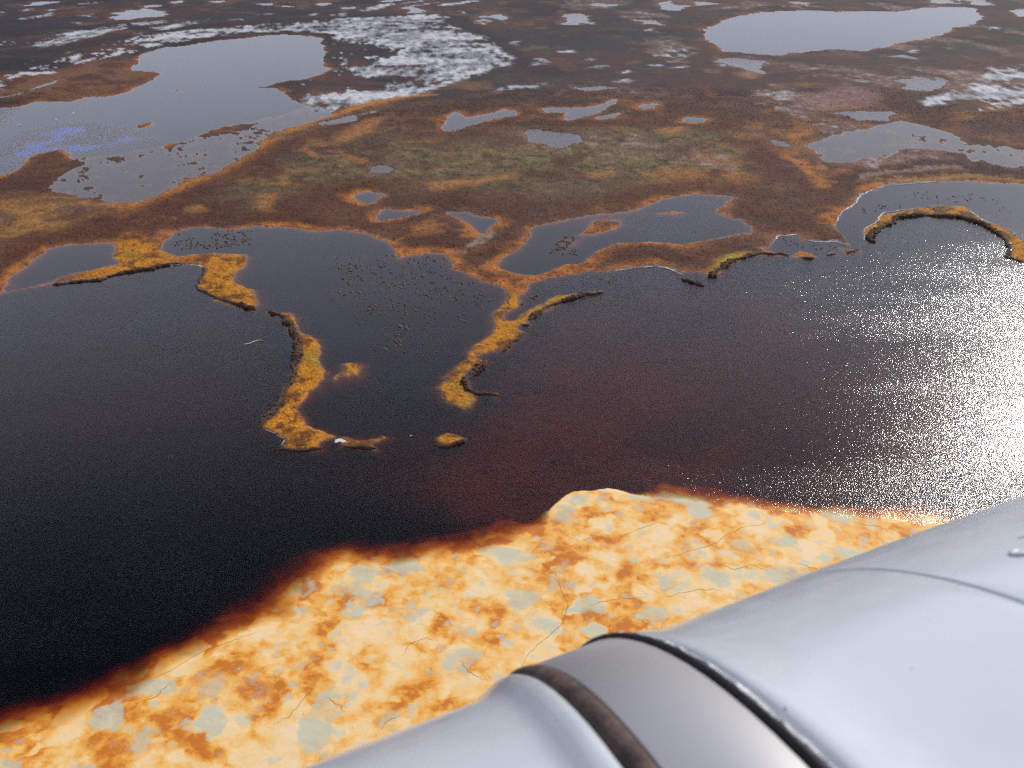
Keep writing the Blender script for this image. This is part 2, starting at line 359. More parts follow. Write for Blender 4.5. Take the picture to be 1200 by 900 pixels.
# ------------------------------------------------------------------ terrain sheet (finer near the viewer)
def axis_cols(x0, x1, st):
    a = np.arange(x0, x1 + .1, st)
    ext = np.array([80, 200, 420, 800, 1400, 2400, 4000.])
    return np.concatenate([x0 - ext[::-1], a, x1 + ext])
def axis_rows(st):
    a = np.concatenate([np.arange(-40, 150, st * .5), np.arange(150, 1000, st)])
    return np.concatenate([[-146, -143, -138, -132, -125, -118, -110, -100, -90, -80, -72, -64, -56, -48], a, [1010, 1030, 1060, 1100, 1160, 1240, 1400]])
def grid(cols, rows):
    # rows -> ground distance; columns -> lateral slope
    dy = -CU[1] * (rows - 450) / FPX + math.cos(PITCH); dz = -CU[2] * (rows - 450) / FPX - math.sin(PITCH)
    t = -H / dz
    X = np.outer(t, (cols - 600) / FPX); Y = np.repeat((t * dy)[:, None], len(cols), 1)
    return X.astype(np.float64), Y
cols = axis_cols(-130, 1330, 2.0); rows = axis_rows(2.0)
GX, GY = grid(cols, rows)
nr, nc = GX.shape
X = GX.ravel(); Y = GY.ravel()
dist = np.hypot(X, Y)
far = smooth(250, 600, dist)
w1 = 1.2 + 2.6 * far
NFa = fbm(X, Y, 1.6, 3, 14, .6); NFb = fbm(X, Y, 1.6, 3, 15, .6)
WX = X + .5 * (1 - far) * NFa + w1 * fbm(X, Y, 7 + 0 * far, 4, 1, .55) + 2.5 * far * fbm(X, Y, 30, 3, 2); WY = Y + .5 * (1 - far) * NFb + w1 * 1.2 * fbm(X, Y, 7, 4, 3, .55) + 5 * far * fbm(X, Y, 30, 3, 4)
NS = fbm(X, Y, 3.2, 4, 5, .6); NM = fbm(X, Y, 14, 4, 6, .55); NL = fbm(X, Y, 55, 4, 7, .55); NF = fbm(X, Y, 1.1, 3, 8, .6)

L = sdf(wpoly(MAIN), WX, WY, 120)
spit_sd = {k: sdf(wpoly(p), WX, WY, 30) for k, p in SPITS.items()}
for s in spit_sd.values(): L = np.minimum(L, s)
pond_in = np.full(X.shape, 60., np.float32)
for p in PONDS:
    s = sdf(wpoly(p), WX, WY, 60); pond_in = np.minimum(pond_in, s); L = np.maximum(L, -s)
isl = np.full(X.shape, 60., np.float32)
for p in ISLETS:
    s = sdf(wpoly(p), WX, WY, 60); isl = np.minimum(isl, s); L = np.minimum(L, s)
marsh = np.zeros(X.shape); marsh_sd = np.full(X.shape, 60., np.float32)
wet = np.zeros(X.shape); marsh_h = np.full(X.shape, .05)
for p, dry in MARSH:
    s = sdf(wpoly(p), WX, WY, 60); marsh_sd = np.minimum(marsh_sd, s)
    k = smooth(3, -5, s); marsh = np.maximum(marsh, k)
    nn = (.5 + .9 * (.35 * NS + .4 * fbm(X, Y, 9, 3, 11) + .45 * fbm(X, Y * .5, 1.7, 3, 12, .65)))
    wet = np.maximum(wet, k * (nn > dry)); marsh_h = np.where(k > 0, (dry - nn) * .5, marsh_h)
white_sd = np.full(X.shape, 60., np.float32); white_big = sdf(wpoly(WHITE[0]), WX, WY, 60)
for p in WHITE:
    white_sd = np.minimum(white_sd, sdf(wpoly(p), WX, WY, 60))
olive = smooth(12, -25, sdf(wpoly(OLIVE), WX, WY, 60))
gold = smooth(10, -10, sdf(wpoly(GOLD), WX, WY, 60))
brownpen = smooth(6, -8, sdf(wpoly([(-100, 100), (67, 83), (107, 73), (157, 71), (160, 80), (190, 87), (143, 112), (77, 121), (0, 117), (-100, 130)]), WX, WY, 60))
redpatch = smooth(8, -8, sdf(wpoly([(100, 262), (200, 233), (267, 240), (270, 258), (180, 268), (60, 292), (0, 318), (-60, 330), (-60, 310), (20, 290)]), WX, WY, 60))
ice_sd = sdf(wpoly(ICE), X + .9 * fbm(X, Y, 5, 4, 21) + .25 * NF, Y + .9 * fbm(X, Y, 5, 4, 22), 60)

land = L < 0
h_land = .05 * np.clip(-L / 2, 0, 1) + .33 * smooth(1, 11, -L) + .12 * NM * smooth(2, 8, -L) + .07 * NS * smooth(1, 4, -L)
h_land = np.maximum(h_land, .02 * np.clip(-L / 1.5, 0, 1))
lagoon = smooth(-10, 12, sdf(wpoly([(190, 262), (620, 262), (620, 380), (560, 440), (500, 520), (400, 530), (330, 440), (295, 362), (230, 300)]), X, Y, 60)) if False else smooth(8, -8, sdf(wpoly([(190, 262), (620, 262), (620, 380), (560, 440), (510, 500), (400, 515), (350, 440), (312, 362), (230, 300)]), X, Y, 60))
redc = smooth(-.1, .7, NL * .7 + NM * .3 + .9 * smooth(40, -10, sdf(wpoly([(660, 390), (800, 350), (1000, 380), (1200, 460), (1200, 560), (900, 570), (620, 600), (560, 560)]), X, Y, 60)) - .35)
deep = lerp(lerp(1.9, .92, smooth(95, 150, Y)), .60, redc) + .14 * NM
deep = lerp(deep, 1.3 + .3 * NM, np.maximum(lagoon, smooth(2, -2, pond_in)))
slope = lerp(.6, .34 + .2 * NM, np.maximum(lagoon, smooth(2, -2, pond_in)))
h_bed = -np.minimum(slope * np.maximum(L, 0), deep)
hgt = np.where(land, h_land, h_bed)
hgt = np.where(isl > 0, lerp(hgt, np.clip(marsh_h, -.14, .08), marsh), hgt)
pf = fbm(WX, WY * .75, 24, 3, 45, .5); pk = smooth(250, 300, Y) * smooth(12, 22, -L) * smooth(4, 10, white_sd) * smooth(900, 700, Y)
pud = pk * smooth(.26, .36, pf)
hgt = np.minimum(hgt, np.clip((.42 - pf) * 3, -.15, 1) + (1 - pk))
# ground colours, with the haze of the far ground painted in
def C(*c): return np.array(c, np.float32)[None, :]
def mixv(a, b, t): return a + (b - a) * np.clip(t, 0, 1)[:, None]
n_ = len(X)
def rp(*c): return np.repeat(C(*c), n_, 0)
NB = fbm(X + 6 * NM, Y + 6 * NM, 20, 5, 31, .58); NP = fbm(X + 3 * NS, Y * .8 + 9 * NM, 34, 4, 35, .55)
NR = 1 - np.abs(fbm(X + 5 * NM, Y + 8 * NL, 26, 4, 39, .55)) * 3.2
tint = rp(.080, .037, .022)                                                      # rust brown heath
tint = mixv(tint, C(.050, .021, .018), smooth(-.05, .4, NM + .5 * NS))            # dark red brown
tint = mixv(tint, C(.145, .066, .027), smooth(.12, .5, NB + .25 * NS))             # dry orange grass
tint = mixv(tint, C(.045, .026, .020), smooth(.1, .45, fbm(X, Y, 10, 4, 32, .6) - NB * .4))
near0 = 1 - .6 * far
ol = olive * smooth(-.45, .15, NL * .5 + NM * .5 + .3)
ocol = mixv(rp(.088, .066, .030), C(.132, .100, .046), smooth(-.1, .5, NS + NF * .6))
ocol = mixv(ocol, C(.035, .028, .020), smooth(.05, .5, -NS * .7 + NF * .6))
tint = mixv(tint, ocol, ol * .92)
tint = mixv(tint, C(.20, .083, .026), olive * smooth(.14, .4, NB) * .85)
tint = mixv(tint, C(.055, .020, .014), smooth(.2, .5, fbm(X + 7 * NM, Y + 9 * NM, 15, 4, 47, .55)) * .8 * near0)
tint = mixv(tint, C(.24, .098, .035), (1 - far * .4) * smooth(.66, .92, NR) * smooth(-.2, .25, NL + NM * .6) * .85)   # orange rims of old pools
dk = smooth(300, 480, Y - .30 * X + 70 * NL + 25 * NM)
dcol = mixv(rp(.021, .021, .026), C(.046, .023, .022), smooth(-.1, .35, NL + .5 * NM))  # dark far ground, with bluish haze put into its colour
dcol = mixv(dcol, C(.070, .038, .030), smooth(.22, .55, NB))
dcol = mixv(dcol, C(.012, .012, .016), smooth(.05, .45, fbm(X * .5, Y, 30, 4, 44, .6)))
tint = mixv(tint, dcol, dk * .92)
pinkish = smooth(.12, .36, NP) * smooth(220, 300, Y) * smooth(-20, 90, X) * smooth(900, 650, Y)
tint = mixv(tint, mixv(rp(.155, .095, .080), C(.25, .20, .19), smooth(.2, .5, NS)), pinkish * .85 * (.45 + .55 * smooth(-.2, .3, NS)))
tint = mixv(tint, C(.050, .024, .020), smooth(.1, .4, -NP) * smooth(220, 300, Y) * smooth(-20, 90, X) * .7)
tint = mixv(tint, C(.23, .115, .03), gold * smooth(-.4, .3, NM + .3 * NS))
tint = mixv(tint, C(.10, .05, .04), gold * smooth(.05, .4, fbm(X, Y, 8, 3, 37)) * .85)
tint = mixv(tint, C(.115, .052, .026), brownpen * .9); tint = mixv(tint, C(.055, .022, .018), brownpen * smooth(0, .35, NM + .5 * NS))
tint = mixv(tint, C(.055, .019, .011), redpatch * .85 * smooth(-.5, .2, NS + NM))
# belts that follow the waterline: bright sedge, then dark red heath
dl = -L
near = 1 - .75 * dk
tint = mixv(tint, C(.062, .023, .013), smooth(2.5, 5, dl) * smooth(20 + 8 * NM, 8, dl) * near * .75 * smooth(-.5, .1, NM + .6 * NS + .15))
ew = np.maximum(.5, 1.7 + 6.0 * NM + 2.5 * NL + 1.6 * far)
edge = smooth(0, .5, dl) * smooth(ew + 1.2, ew * .35, dl) * lerp(1, .45, dk) * smooth(-.75, -.1, NM + NL + .5 * NS)
tint = mixv(tint, mixv(rp(.30, .105, .018), C(.16, .050, .013), smooth(-.25, .25, NS + .4 * NF)), edge * .92)
gcol = mixv(rp(.34, .135, .011), C(.12, .042, .011), smooth(-.02, .35, NS + .5 * NF)); gcol = mixv(gcol, C(.24, .13, .016), smooth(.2, .5, NM))
for k in ('long', 'tail', 'lone', 'inner'):
    tint = mixv(tint, gcol, smooth(.6, -.3, spit_sd[k]))
tint = mixv(tint, mixv(gcol, C(.09, .055, .02), smooth(.0, .3, NS)), smooth(1, -1, spit_sd['arc']) * .9)
gsp = smooth(4, -4, sdf(wpoly([(500, 400), (560, 345), (625, 345), (640, 350), (715, 335), (715, 350), (620, 400), (600, 490), (500, 490)]), X, Y, 60)) + smooth(4, -4, sdf(wpoly([(70, 345), (150, 275), (200, 290), (205, 320), (100, 340)]), X, Y, 60)) + smooth(3, -3, sdf(wpoly([(225, 300), (310, 295), (305, 370), (240, 365)]), X, Y, 60))
tint = mixv(tint, gcol, np.clip(gsp, 0, 1) * smooth(0, .5, dl) * .9)
moss = smooth(2, -2, sdf(wpoly([(622, 378), (640, 355), (690, 340), (708, 342), (660, 353), (630, 372)]), X, Y, 30)) + smooth(2, -2, sdf(wpoly([(825, 325), (850, 300), (880, 296), (860, 306), (840, 322)]), X, Y, 30))
tint = mixv(tint, C(.34, .24, .02), np.clip(moss, 0, 1) * smooth(0, .3, dl) * .8)
# plant belts, old drained pools and drainage lines one can follow on the ground
for pl, w, c, k, closed in (
    ([(143, 253), (167, 240), (200, 227), (233, 213), (267, 200), (287, 190), (310, 177), (320, 160), (350, 150), (400, 133), (450, 118), (500, 112)], 5, (.30, .115, .022), .85, False),
    ([(120, 262), (180, 246), (240, 222), (300, 195), (335, 170), (370, 158), (430, 137)], 9, (.058, .022, .015), .75, False),
    ([(950, 155), (928, 164), (914, 175), (920, 185), (940, 194), (955, 207), (965, 220)], 4, (.26, .10, .025), .85, False),
    ([(905, 165), (895, 180), (905, 200), (930, 215)], 9, (.070, .024, .018), .7, False),
    ([(1030, 213), (1100, 208), (1150, 208), (1200, 211), (1280, 215)], 3, (.24, .125, .05), .8, False),
    ([(1003, 208), (1060, 200), (1090, 190), (1130, 196), (1200, 204), (1280, 208)], 7, (.036, .016, .017), .85, False),
    ([(1010, 210), (1050, 203), (1090, 197), (1125, 198)], 2.5, (.19, .12, .09), .8, False),
    ([(527, 20), (560, 38), (590, 58), (618, 76), (640, 85)], 12, (.020, .014, .018), .85, False),
    ([(-20, 62), (60, 62), (140, 45), (230, 32), (330, 26), (450, 20), (520, 14)], 14, (.017, .015, .018), .7, False),
    ([(600, 56), (680, 50), (760, 44), (830, 40)], 20, (.022, .022, .027), .75, False),
    ([(500, 220), (510, 213), (560, 210), (597, 207), (593, 212), (540, 218), (507, 223)], 4, (.22, .10, .032), .8, True),
    ([(400, 160), (420, 147), (440, 140), (443, 147), (420, 160), (400, 168)], 5, (.24, .105, .035), .8, True),
    ([(302, 232), (312, 231), (322, 238), (318, 247), (308, 246)], 4, (.22, .098, .032), .8, True),
    ([(222, 245), (240, 242), (236, 247), (224, 250)], 3, (.24, .11, .03), .8, True),
    ([(483, 268), (500, 262), (515, 264), (510, 272), (490, 276)], 3, (.20, .085, .025), .8, True),
    ([(690, 205), (715, 200), (712, 207), (692, 211)], 4, (.22, .10, .04), .75, True),
    ([(775, 150), (800, 150), (795, 157), (778, 156)], 4, (.24, .11, .04), .75, True),
    ([(590, 168), (612, 160), (618, 166), (600, 172)], 4, (.080, .036, .032), .8, True),
    ([(780, 178), (800, 172), (805, 182), (790, 190)], 6, (.075, .034, .030), .8, True),
    ([(1055, 125), (1090, 122), (1115, 135), (1100, 145), (1070, 140)], 6, (.045, .018, .018), .85, True),
    ([(943, 123), (960, 112), (1000, 104), (1020, 110), (1018, 122), (990, 126), (955, 130)], 8, (.16, .095, .085), .8, True),
    ([(868, 88), (885, 84), (880, 92)], 6, (.22, .11, .06), .8, True),
    ([(567, 275), (556, 286), (543, 297)], 1.2, (.22, .16, .13), .7, False),
    ([(640, 290), (680, 296), (730, 288)], 3, (.09, .030, .014), .5, False)):
    sdl = sdf(wpoly(pl), X + 2.5 * NS + 2 * NM, Y + 3 * NS + 5 * NM, 60, closed=closed)
    m_ = smooth(w, w * .25, sdl + 2.5 * NS) if not closed else smooth(w, -w * .4, sdl + 2 * NS)
    tint = mixv(tint, np.array(c, np.float32)[None] * (1 + .35 * NS[:, None]), m_ * k * (dl > .5))
# tall dark growth behind the peat banks
BANKS = {
 'bar': ([(62, 334), (88, 331), (117, 328), (143, 320), (173, 315), (200, 310), (214, 309)], .55, 'narrow dark peat bank edging the yellow bar beside the blue pond'),
 'hook': ([(239, 313), (240, 318), (233, 328), (230, 337), (240, 343), (253, 349), (262, 352), (280, 358), (300, 363)], .6, 'dark peat bank curling round the orange hook at the lagoon mouth'),
 'long': ([(314, 365), (324, 368), (333, 372), (341, 384), (347, 395), (349, 404), (348, 418), (344, 433), (340, 447), (331, 459), (328, 471), (320, 482), (312, 491), (303, 500)], .8, 'long curved bank of dark peat clods along the isolated orange spit'),
 'longfoot': ([(322, 524), (336, 526), (353, 528), (376, 526)], .55, 'short straight peat bank at the foot of the isolated orange spit'),
 'tail': ([(404, 522), (415, 523), (427, 524), (440, 526)], .5, 'low dark peat bank under the little orange islet beyond the spit foot'),
 'lone': ([(511, 521), (525, 522), (536, 520), (545, 516)], .5, 'short peat bank under the lone round yellow islet'),
 'upper': ([(622, 374), (633, 366), (643, 359), (653, 355), (665, 350), (677, 347), (690, 344), (707, 343)], .65, 'slender dark peat bank on the pointed upper arm of the central spit'),
 'stub': ([(612, 381), (620, 381)], .6, 'single dark peat lump below the upper arm of the central spit'),
 'middle': ([(587, 411), (597, 406), (607, 397), (613, 391)], .6, 'short peat bank midway down the central golden spit'),
 'crook': ([(571, 423), (560, 431), (550, 440), (545, 448), (548, 456), (557, 461), (570, 461), (583, 463)], .75, 'hooked peat bank at the tip of the central golden spit'),
 'cove': ([(835, 325), (839, 319), (845, 314), (852, 309), (867, 303), (880, 299), (897, 297), (912, 298), (925, 300)], .7, 'curved dark peat bank beside the yellow mossy cove'),
 'cusp': ([(800, 327), (812, 331), (823, 335)], .5, 'tiny peat sliver lying off the yellow mossy cove'),
 'bit1': ([(938, 302), (948, 303), (956, 302)], .6, 'peat lump under the pale tipped islet in the inlet mouth'),
 'bit2': ([(968, 299), (980, 298)], .55, 'smallest peat lump between two islets in the inlet mouth'),
 'bit3': ([(992, 297), (1000, 295), (1008, 292)], .6, 'peat sliver on the islet beside the big blue pond'),
 'arc': ([(1024, 285), (1020, 279), (1021, 273), (1030, 268), (1047, 262), (1050, 255), (1067, 253), (1085, 253), (1100, 253), (1127, 255), (1150, 262), (1163, 270), (1180, 282), (1184, 292), (1180, 301), (1200, 308)], .8, 'great arched dark peat bank around the glittering bay'),
}
for k, (pl, wd, lab) in BANKS.items():
    s = sdf(wpoly(pl), X + .5 * NF, Y + .7 * NS, 20, closed=False)
    tint = mixv(tint, C(.06, .03, .017), smooth(1.9 * wd + .8 * NS, .3, s) * land * .85)
# pale speckle on the flats
wn = .55 * fbm(X, Y, 16, 5, 41, .62) + .35 * fbm(X * .55, Y, 6, 3, 42, .6) + .65 * fbm(X, Y * .3, 2.4, 3, 43, .65)
inw = white_big < 2
thick = smooth(-330, -60, X) * .55 + .25 * smooth(-2, -14, white_big)      # the flat is thickest at its right hand end
wm = smooth(1.5, -2.5, white_sd + 2.5 * NS)
hole = np.zeros(n_)
for hp in ([(390, 55), (430, 50), (470, 58), (465, 70), (420, 76), (392, 70)], [(358, 92), (400, 86), (462, 92), (440, 104), (380, 112), (355, 104)], [(95, 62), (135, 55), (128, 66), (100, 70)], [(1118, 122), (1150, 116), (1165, 124), (1140, 131)]):
    hole = np.maximum(hole, smooth(8, -8, sdf(wpoly(hp), X + 8 * NS, Y + 14 * NM, 60)))
streak = fbm(X * .25 + .3 * Y, Y - .1 * X, 22, 4, 48, .6)
pale = wm * smooth(.0, .13, wn + .5 * streak + np.where(inw, thick - .42, .22) - .8 * hole)
tint = mixv(tint, mixv(rp(.15, .155, .175), C(.40, .41, .43), smooth(-.1, .5, wn + .3 * streak + .05)), pale * .9 * (~(hgt < 0)))
tint = tint * 1.25
# lake bed, one zone blue to imitate reflected sky
bedc = mixv(np.repeat(C(.33, .13, .11), len(X), 0), C(.25, .105, .09), smooth(0, .4, NM))
bedc = mixv(bedc, C(.13, .065, .03), smooth(2.5, 0.2, np.maximum(L, 0)))
sky_refl = np.clip(smooth(6, -6, sdf(wpoly([(10, 172), (30, 155), (67, 146), (110, 144), (157, 152), (180, 163), (130, 175), (50, 184), (0, 205), (-60, 215)]), X + 4 * NS, Y + 9 * NM, 60)) + smooth(5, -5, sdf(wpoly([(-60, 160), (0, 128), (20, 127), (0, 150), (-40, 175)]), X, Y + 6 * NM, 60)), 0, 1) * (isl > 1) * smooth(-.45, .15, NM + .6 * NL + .25)
hgt = np.where(sky_refl > .02, np.maximum(hgt, lerp(hgt, -.03, sky_refl)) * (L > 0) + hgt * (L <= 0), hgt)
bedc = mixv(bedc, C(.0, .035, .50), sky_refl)  # blue sky reflection painted into the bed colour
bedc = mixv(bedc, C(.05, .032, .026), np.maximum(marsh * (1 - sky_refl), smooth(.05, .5, pud)))
tint = mixv(tint, C(.13, .075, .055), pud * (hgt > 0) * .7)
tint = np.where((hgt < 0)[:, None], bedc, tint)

ii = np.arange(nr * nc).reshape(nr, nc)
quads = np.stack([ii[:-1, :-1], ii[1:, :-1], ii[1:, 1:], ii[:-1, 1:]], -1).reshape(-1, 4)
co = np.stack([X, Y, hgt], 1)
lab = np.zeros(len(X), np.int32)
names = ['tundra']
def mark(sd, nm):
    names.append(nm); lab[(sd < 1.2)] = len(names) - 1
mark(spit_sd['long'], 'spit')
for k in ('tail', 'inner', 'lone', 'bit1', 'bit2', 'bit3'): mark(spit_sd[k], 'islet')
mark(spit_sd['arc'], 'spit')
mark(sdf(wpoly(ISLETS[0]), WX, WY, 60), 'islet')
fl = lab[quads[:, 0]]
for i, nm in enumerate(names):
    q = quads[fl == i]
    if not len(q): continue
    u, inv = np.unique(q, return_inverse=True)
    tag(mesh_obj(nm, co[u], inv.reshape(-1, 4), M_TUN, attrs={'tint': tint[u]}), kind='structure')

# low heath tufts that roughen the nearer ground
cand = np.flatnonzero((L < -.35) & (hgt > .03) & (Y < 420) & (np.abs(X) < .62 * Y + 30) & (marsh < .5) & (white_sd > 1))
pick = rng.choice(cand, 42000, replace=False)
tv = np.array([(1, 0, -.2), (.31, .95, -.2), (-.81, .59, -.2), (-.81, -.59, -.2), (.31, -.95, -.2), (.1, .05, 1.0)]); tf = np.array([(0, 1, 5), (1, 2, 5), (2, 3, 5), (3, 4, 5), (4, 0, 5)])
npk = len(pick); an = rng.uniform(0, 6.28, npk); rr = rng.uniform(.10, .30, npk) * (1 + .5 * smooth(150, 400, Y[pick])); hh = rr * rng.uniform(.35, .8, npk)
jx = rng.uniform(-.4, .4, npk); jy = rng.uniform(-.7, .7, npk)
rad = rr[:, None] * rng.uniform(.7, 1.3, (npk, 6))
TV = np.stack([(tv[None, :, 0] * np.cos(an)[:, None] - tv[None, :, 1] * np.sin(an)[:, None]) * rad + (X[pick] + jx)[:, None],
               (tv[None, :, 0] * np.sin(an)[:, None] + tv[None, :, 1] * np.cos(an)[:, None]) * rad + (Y[pick] + jy)[:, None], tv[None, :, 2] * hh[:, None] + hgt[pick][:, None]], -1).reshape(-1, 3)
TF = (tf[None] + (np.arange(npk) * 6)[:, None, None]).reshape(-1, 3)
TT = np.repeat(tint[pick] * rng.uniform(.8, 1.45, (npk, 1)) * rng.uniform(.9, 1.1, (npk, 3)), 6, 0)
tag(mesh_obj('heath_tufts', TV, TF, M_TUN, smooth_=True, attrs={'tint': TT}), 'rust and olive heath tufts covering the tundra and spits', 'heath', kind='stuff')

# ------------------------------------------------------------------ water body (closed, stained brown)
wc = axis_cols(-126, 1326, 6.0); wr = axis_rows(6.0)
AX, AY = grid(wc, wr); ax = AX.ravel(); ay = AY.ravel()
Lm = sdf(wpoly(MAIN), ax, ay, 60); pin = np.full(ax.shape, 60.)
for p in PONDS + [m_[0] for m_ in MARSH]: pin = np.minimum(pin, sdf(wpoly(p), ax, ay, 60))
lag = smooth(6, -10, sdf(wpoly([(180, 255), (620, 262), (620, 380), (560, 440), (500, 510), (380, 515), (350, 440), (312, 362), (230, 300)]), ax, ay, 60))
nel = smooth(6, -6, sdf(wpoly([(880, 285), (980, 200), (1250, 200), (1250, 290), (1150, 250), (1050, 245), (1015, 285), (930, 298)]), ax, ay, 60))
shel = np.clip(lag + nel + smooth(3, -3, pin), 0, 1)
gust = smooth(-.25, .35, fbm(ax * .6, ay * 2.6, 42, 4, 51, .6))
gl_ = smooth(-.1, .3, fbm(ax, ay, 22, 4, 53))
rip = lerp(lerp(.68, 1.1, gust) * lerp(.42, 1.0, smooth(-80, 70, ax)) * lerp(1.0, .55, smooth(160, 260, ay)), lerp(.03, .13, gl_), shel)
blu = smooth(6, -6, sdf(wpoly([(10, 172), (30, 155), (67, 146), (110, 144), (157, 152), (180, 163), (130, 175), (50, 184), (0, 205), (-60, 215)]), ax, ay, 60)) + smooth(5, -5, sdf(wpoly([(-60, 160), (0, 128), (20, 127), (0, 150), (-40, 175)]), ax, ay, 60))
rip = lerp(rip, 1.3, np.clip(blu, 0, 1))
calm = smooth(10, -8, sdf(wpoly([(478, 305), (530, 308), (590, 340), (578, 375), (540, 380), (500, 360), (480, 335)]), ax, ay, 60)) + smooth(8, -6, sdf(wpoly([(365, 470), (400, 440), (430, 445), (395, 475), (400, 500), (380, 500)]), ax, ay, 60))
ruff = smooth(10, -8, sdf(wpoly([(400, 300), (475, 300), (470, 345), (410, 350)]), ax, ay, 60)) + smooth(8, -6, sdf(wpoly([(330, 350), (360, 375), (385, 425), (360, 420)]), ax, ay, 60)) + smooth(8, -6, sdf(wpoly([(440, 390), (540, 385), (530, 420), (460, 425)]), ax, ay, 60)) + smooth(8, -6, sdf(wpoly([(390, 480), (440, 440), (510, 450), (500, 500), (430, 505)]), ax, ay, 60)) + smooth(8, -6, sdf(wpoly([(700, 255), (860, 232), (870, 270), (760, 280)]), ax, ay, 60))
rip = lerp(lerp(rip, .04, np.clip(calm, 0, 1)), .40, np.clip(ruff * shel * (.6 + .5 * gl_), 0, 1))
nR, nC = AX.shape; jj = np.arange(nR * nC).reshape(nR, nC)
wq = np.stack([jj[:-1, :-1], jj[1:, :-1], jj[1:, 1:], jj[:-1, 1:]], -1).reshape(-1, 4)
loop = np.concatenate([jj[0, :-1], jj[:-1, -1], jj[-1, :0:-1], jj[:0:-1, 0]])
nb = len(loop); base = nR * nC
vco = np.concatenate([np.stack([ax, ay, 0 * ax], 1), np.stack([ax[loop], ay[loop], 0 * ax[loop] - 14], 1)])
faces = [tuple(map(int, f)) for f in wq]
for i in range(nb):
    j = (i + 1) % nb
    faces.append((int(loop[i]), int(loop[j]), base + j, base + i))
faces.append(tuple(base + i for i in range(nb - 1, -1, -1)))
wo = mesh_obj('water', vco, faces, M_WAT, attrs={'ripple': np.concatenate([rip, np.zeros(nb)])})
import bmesh
b_ = bmesh.new(); b_.from_mesh(wo.data); bmesh.ops.recalc_face_normals(b_, faces=b_.faces); b_.to_mesh(wo.data); b_.free()
tag(wo, kind='structure')

# ------------------------------------------------------------------ stained ice sheet with a drowned rim
sel = (ice_sd < 13)
keepv = sel.reshape(nr, nc)
fq = quads[(sel[quads].all(1))]
u, inv = np.unique(fq, return_inverse=True)
xi, yi, si = X[u], Y[u], ice_sd[u]
e1 = fbm(xi, yi, 9, 4, 61, .55); e2 = fbm(xi, yi, 2.6, 4, 62, .6)
crisp = smooth(6, -2, sdf(wpoly([(640, 595), (665, 565), (730, 560), (730, 585), (660, 600)]), xi, yi, 40))
qd = si + lerp(2.6 + 2.0 * e1 + .5 * e2, .25, crisp)
rim = lerp(.045, .7, crisp)
zi = .05 + .015 * e2 - np.where(qd > 0, np.minimum(rim * qd + .010 * qd * qd + .0008 * qd ** 3, 2.9), 0)
awash = smooth(-1.0, 2.0, qd) * (1 - crisp)
io = mesh_obj('ice_sheet', np.stack([xi, yi, zi], 1), inv.reshape(-1, 4), M_ICE, attrs={'stain': awash})
tag(io, 'broad cream and orange mottled ice sheet with thin dark cracks below the white pod', 'ice sheet')
CR_ = [[(905, 612), (870, 618), (830, 640), (795, 650), (775, 655)], [(635, 660), (650, 672), (657, 690), (665, 712), (660, 730), (640, 748), (625, 760), (612, 778), (617, 795)],
       [(540, 774), (548, 786), (562, 795), (575, 798)], [(775, 700), (800, 695), (830, 690), (845, 692)], [(752, 727), (757, 732), (759, 738)],
       [(720, 633), (745, 622), (770, 612), (785, 615)], [(690, 710), (720, 702), (760, 700)], [(380, 816), (395, 825), (405, 835)], [(445, 855), (455, 845), (470, 838)],
       [(300, 742), (270, 752), (240, 762), (200, 785), (170, 800)], [(320, 850), (340, 838), (360, 815), (372, 800)], [(930, 660), (960, 668), (985, 665)],
       [(840, 660), (860, 668), (880, 662), (905, 672)], [(505, 715), (520, 722), (530, 735)], [(470, 770), (480, 755), (500, 748), (515, 752)], [(1000, 612), (1030, 618), (1050, 628)],
       [(365, 690), (372, 684), (383, 672)], [(200, 800), (185, 815), (160, 825)]]
from mathutils import Vector
def ice_z(x, y):
    i = int(np.argmin((xi - x) ** 2 + (yi - y) ** 2)); return float(zi[i])
for pl in CR_:
    P = wpoly(pl); pts = []
    for i in range(len(P) - 1):
        for k in range(6):
            p = P[i] + (P[i + 1] - P[i]) * k / 6
            pts.append(p + rng.normal(0, .10, 2))
    pts.append(P[-1]); pts = np.array(pts); n = len(pts)
    tg = np.gradient(pts, axis=0); tg /= np.linalg.norm(tg, axis=1)[:, None] + 1e-9
    nn = np.stack([-tg[:, 1], tg[:, 0]], 1)
    wdt = (.032 * np.sin(np.linspace(.25, math.pi - .1, n)) * rng.uniform(.5, 1.3, n))[:, None]
    z = np.array([ice_z(*p) for p in pts]) + .012
    A = np.c_[pts + nn * wdt, z]; B = np.c_[pts - nn * wdt, z]
    mesh_obj('crack', np.r_[A, B], [(i, i + 1, n + i + 1, n + i) for i in range(n - 1)], M_CRACK, parent=io)

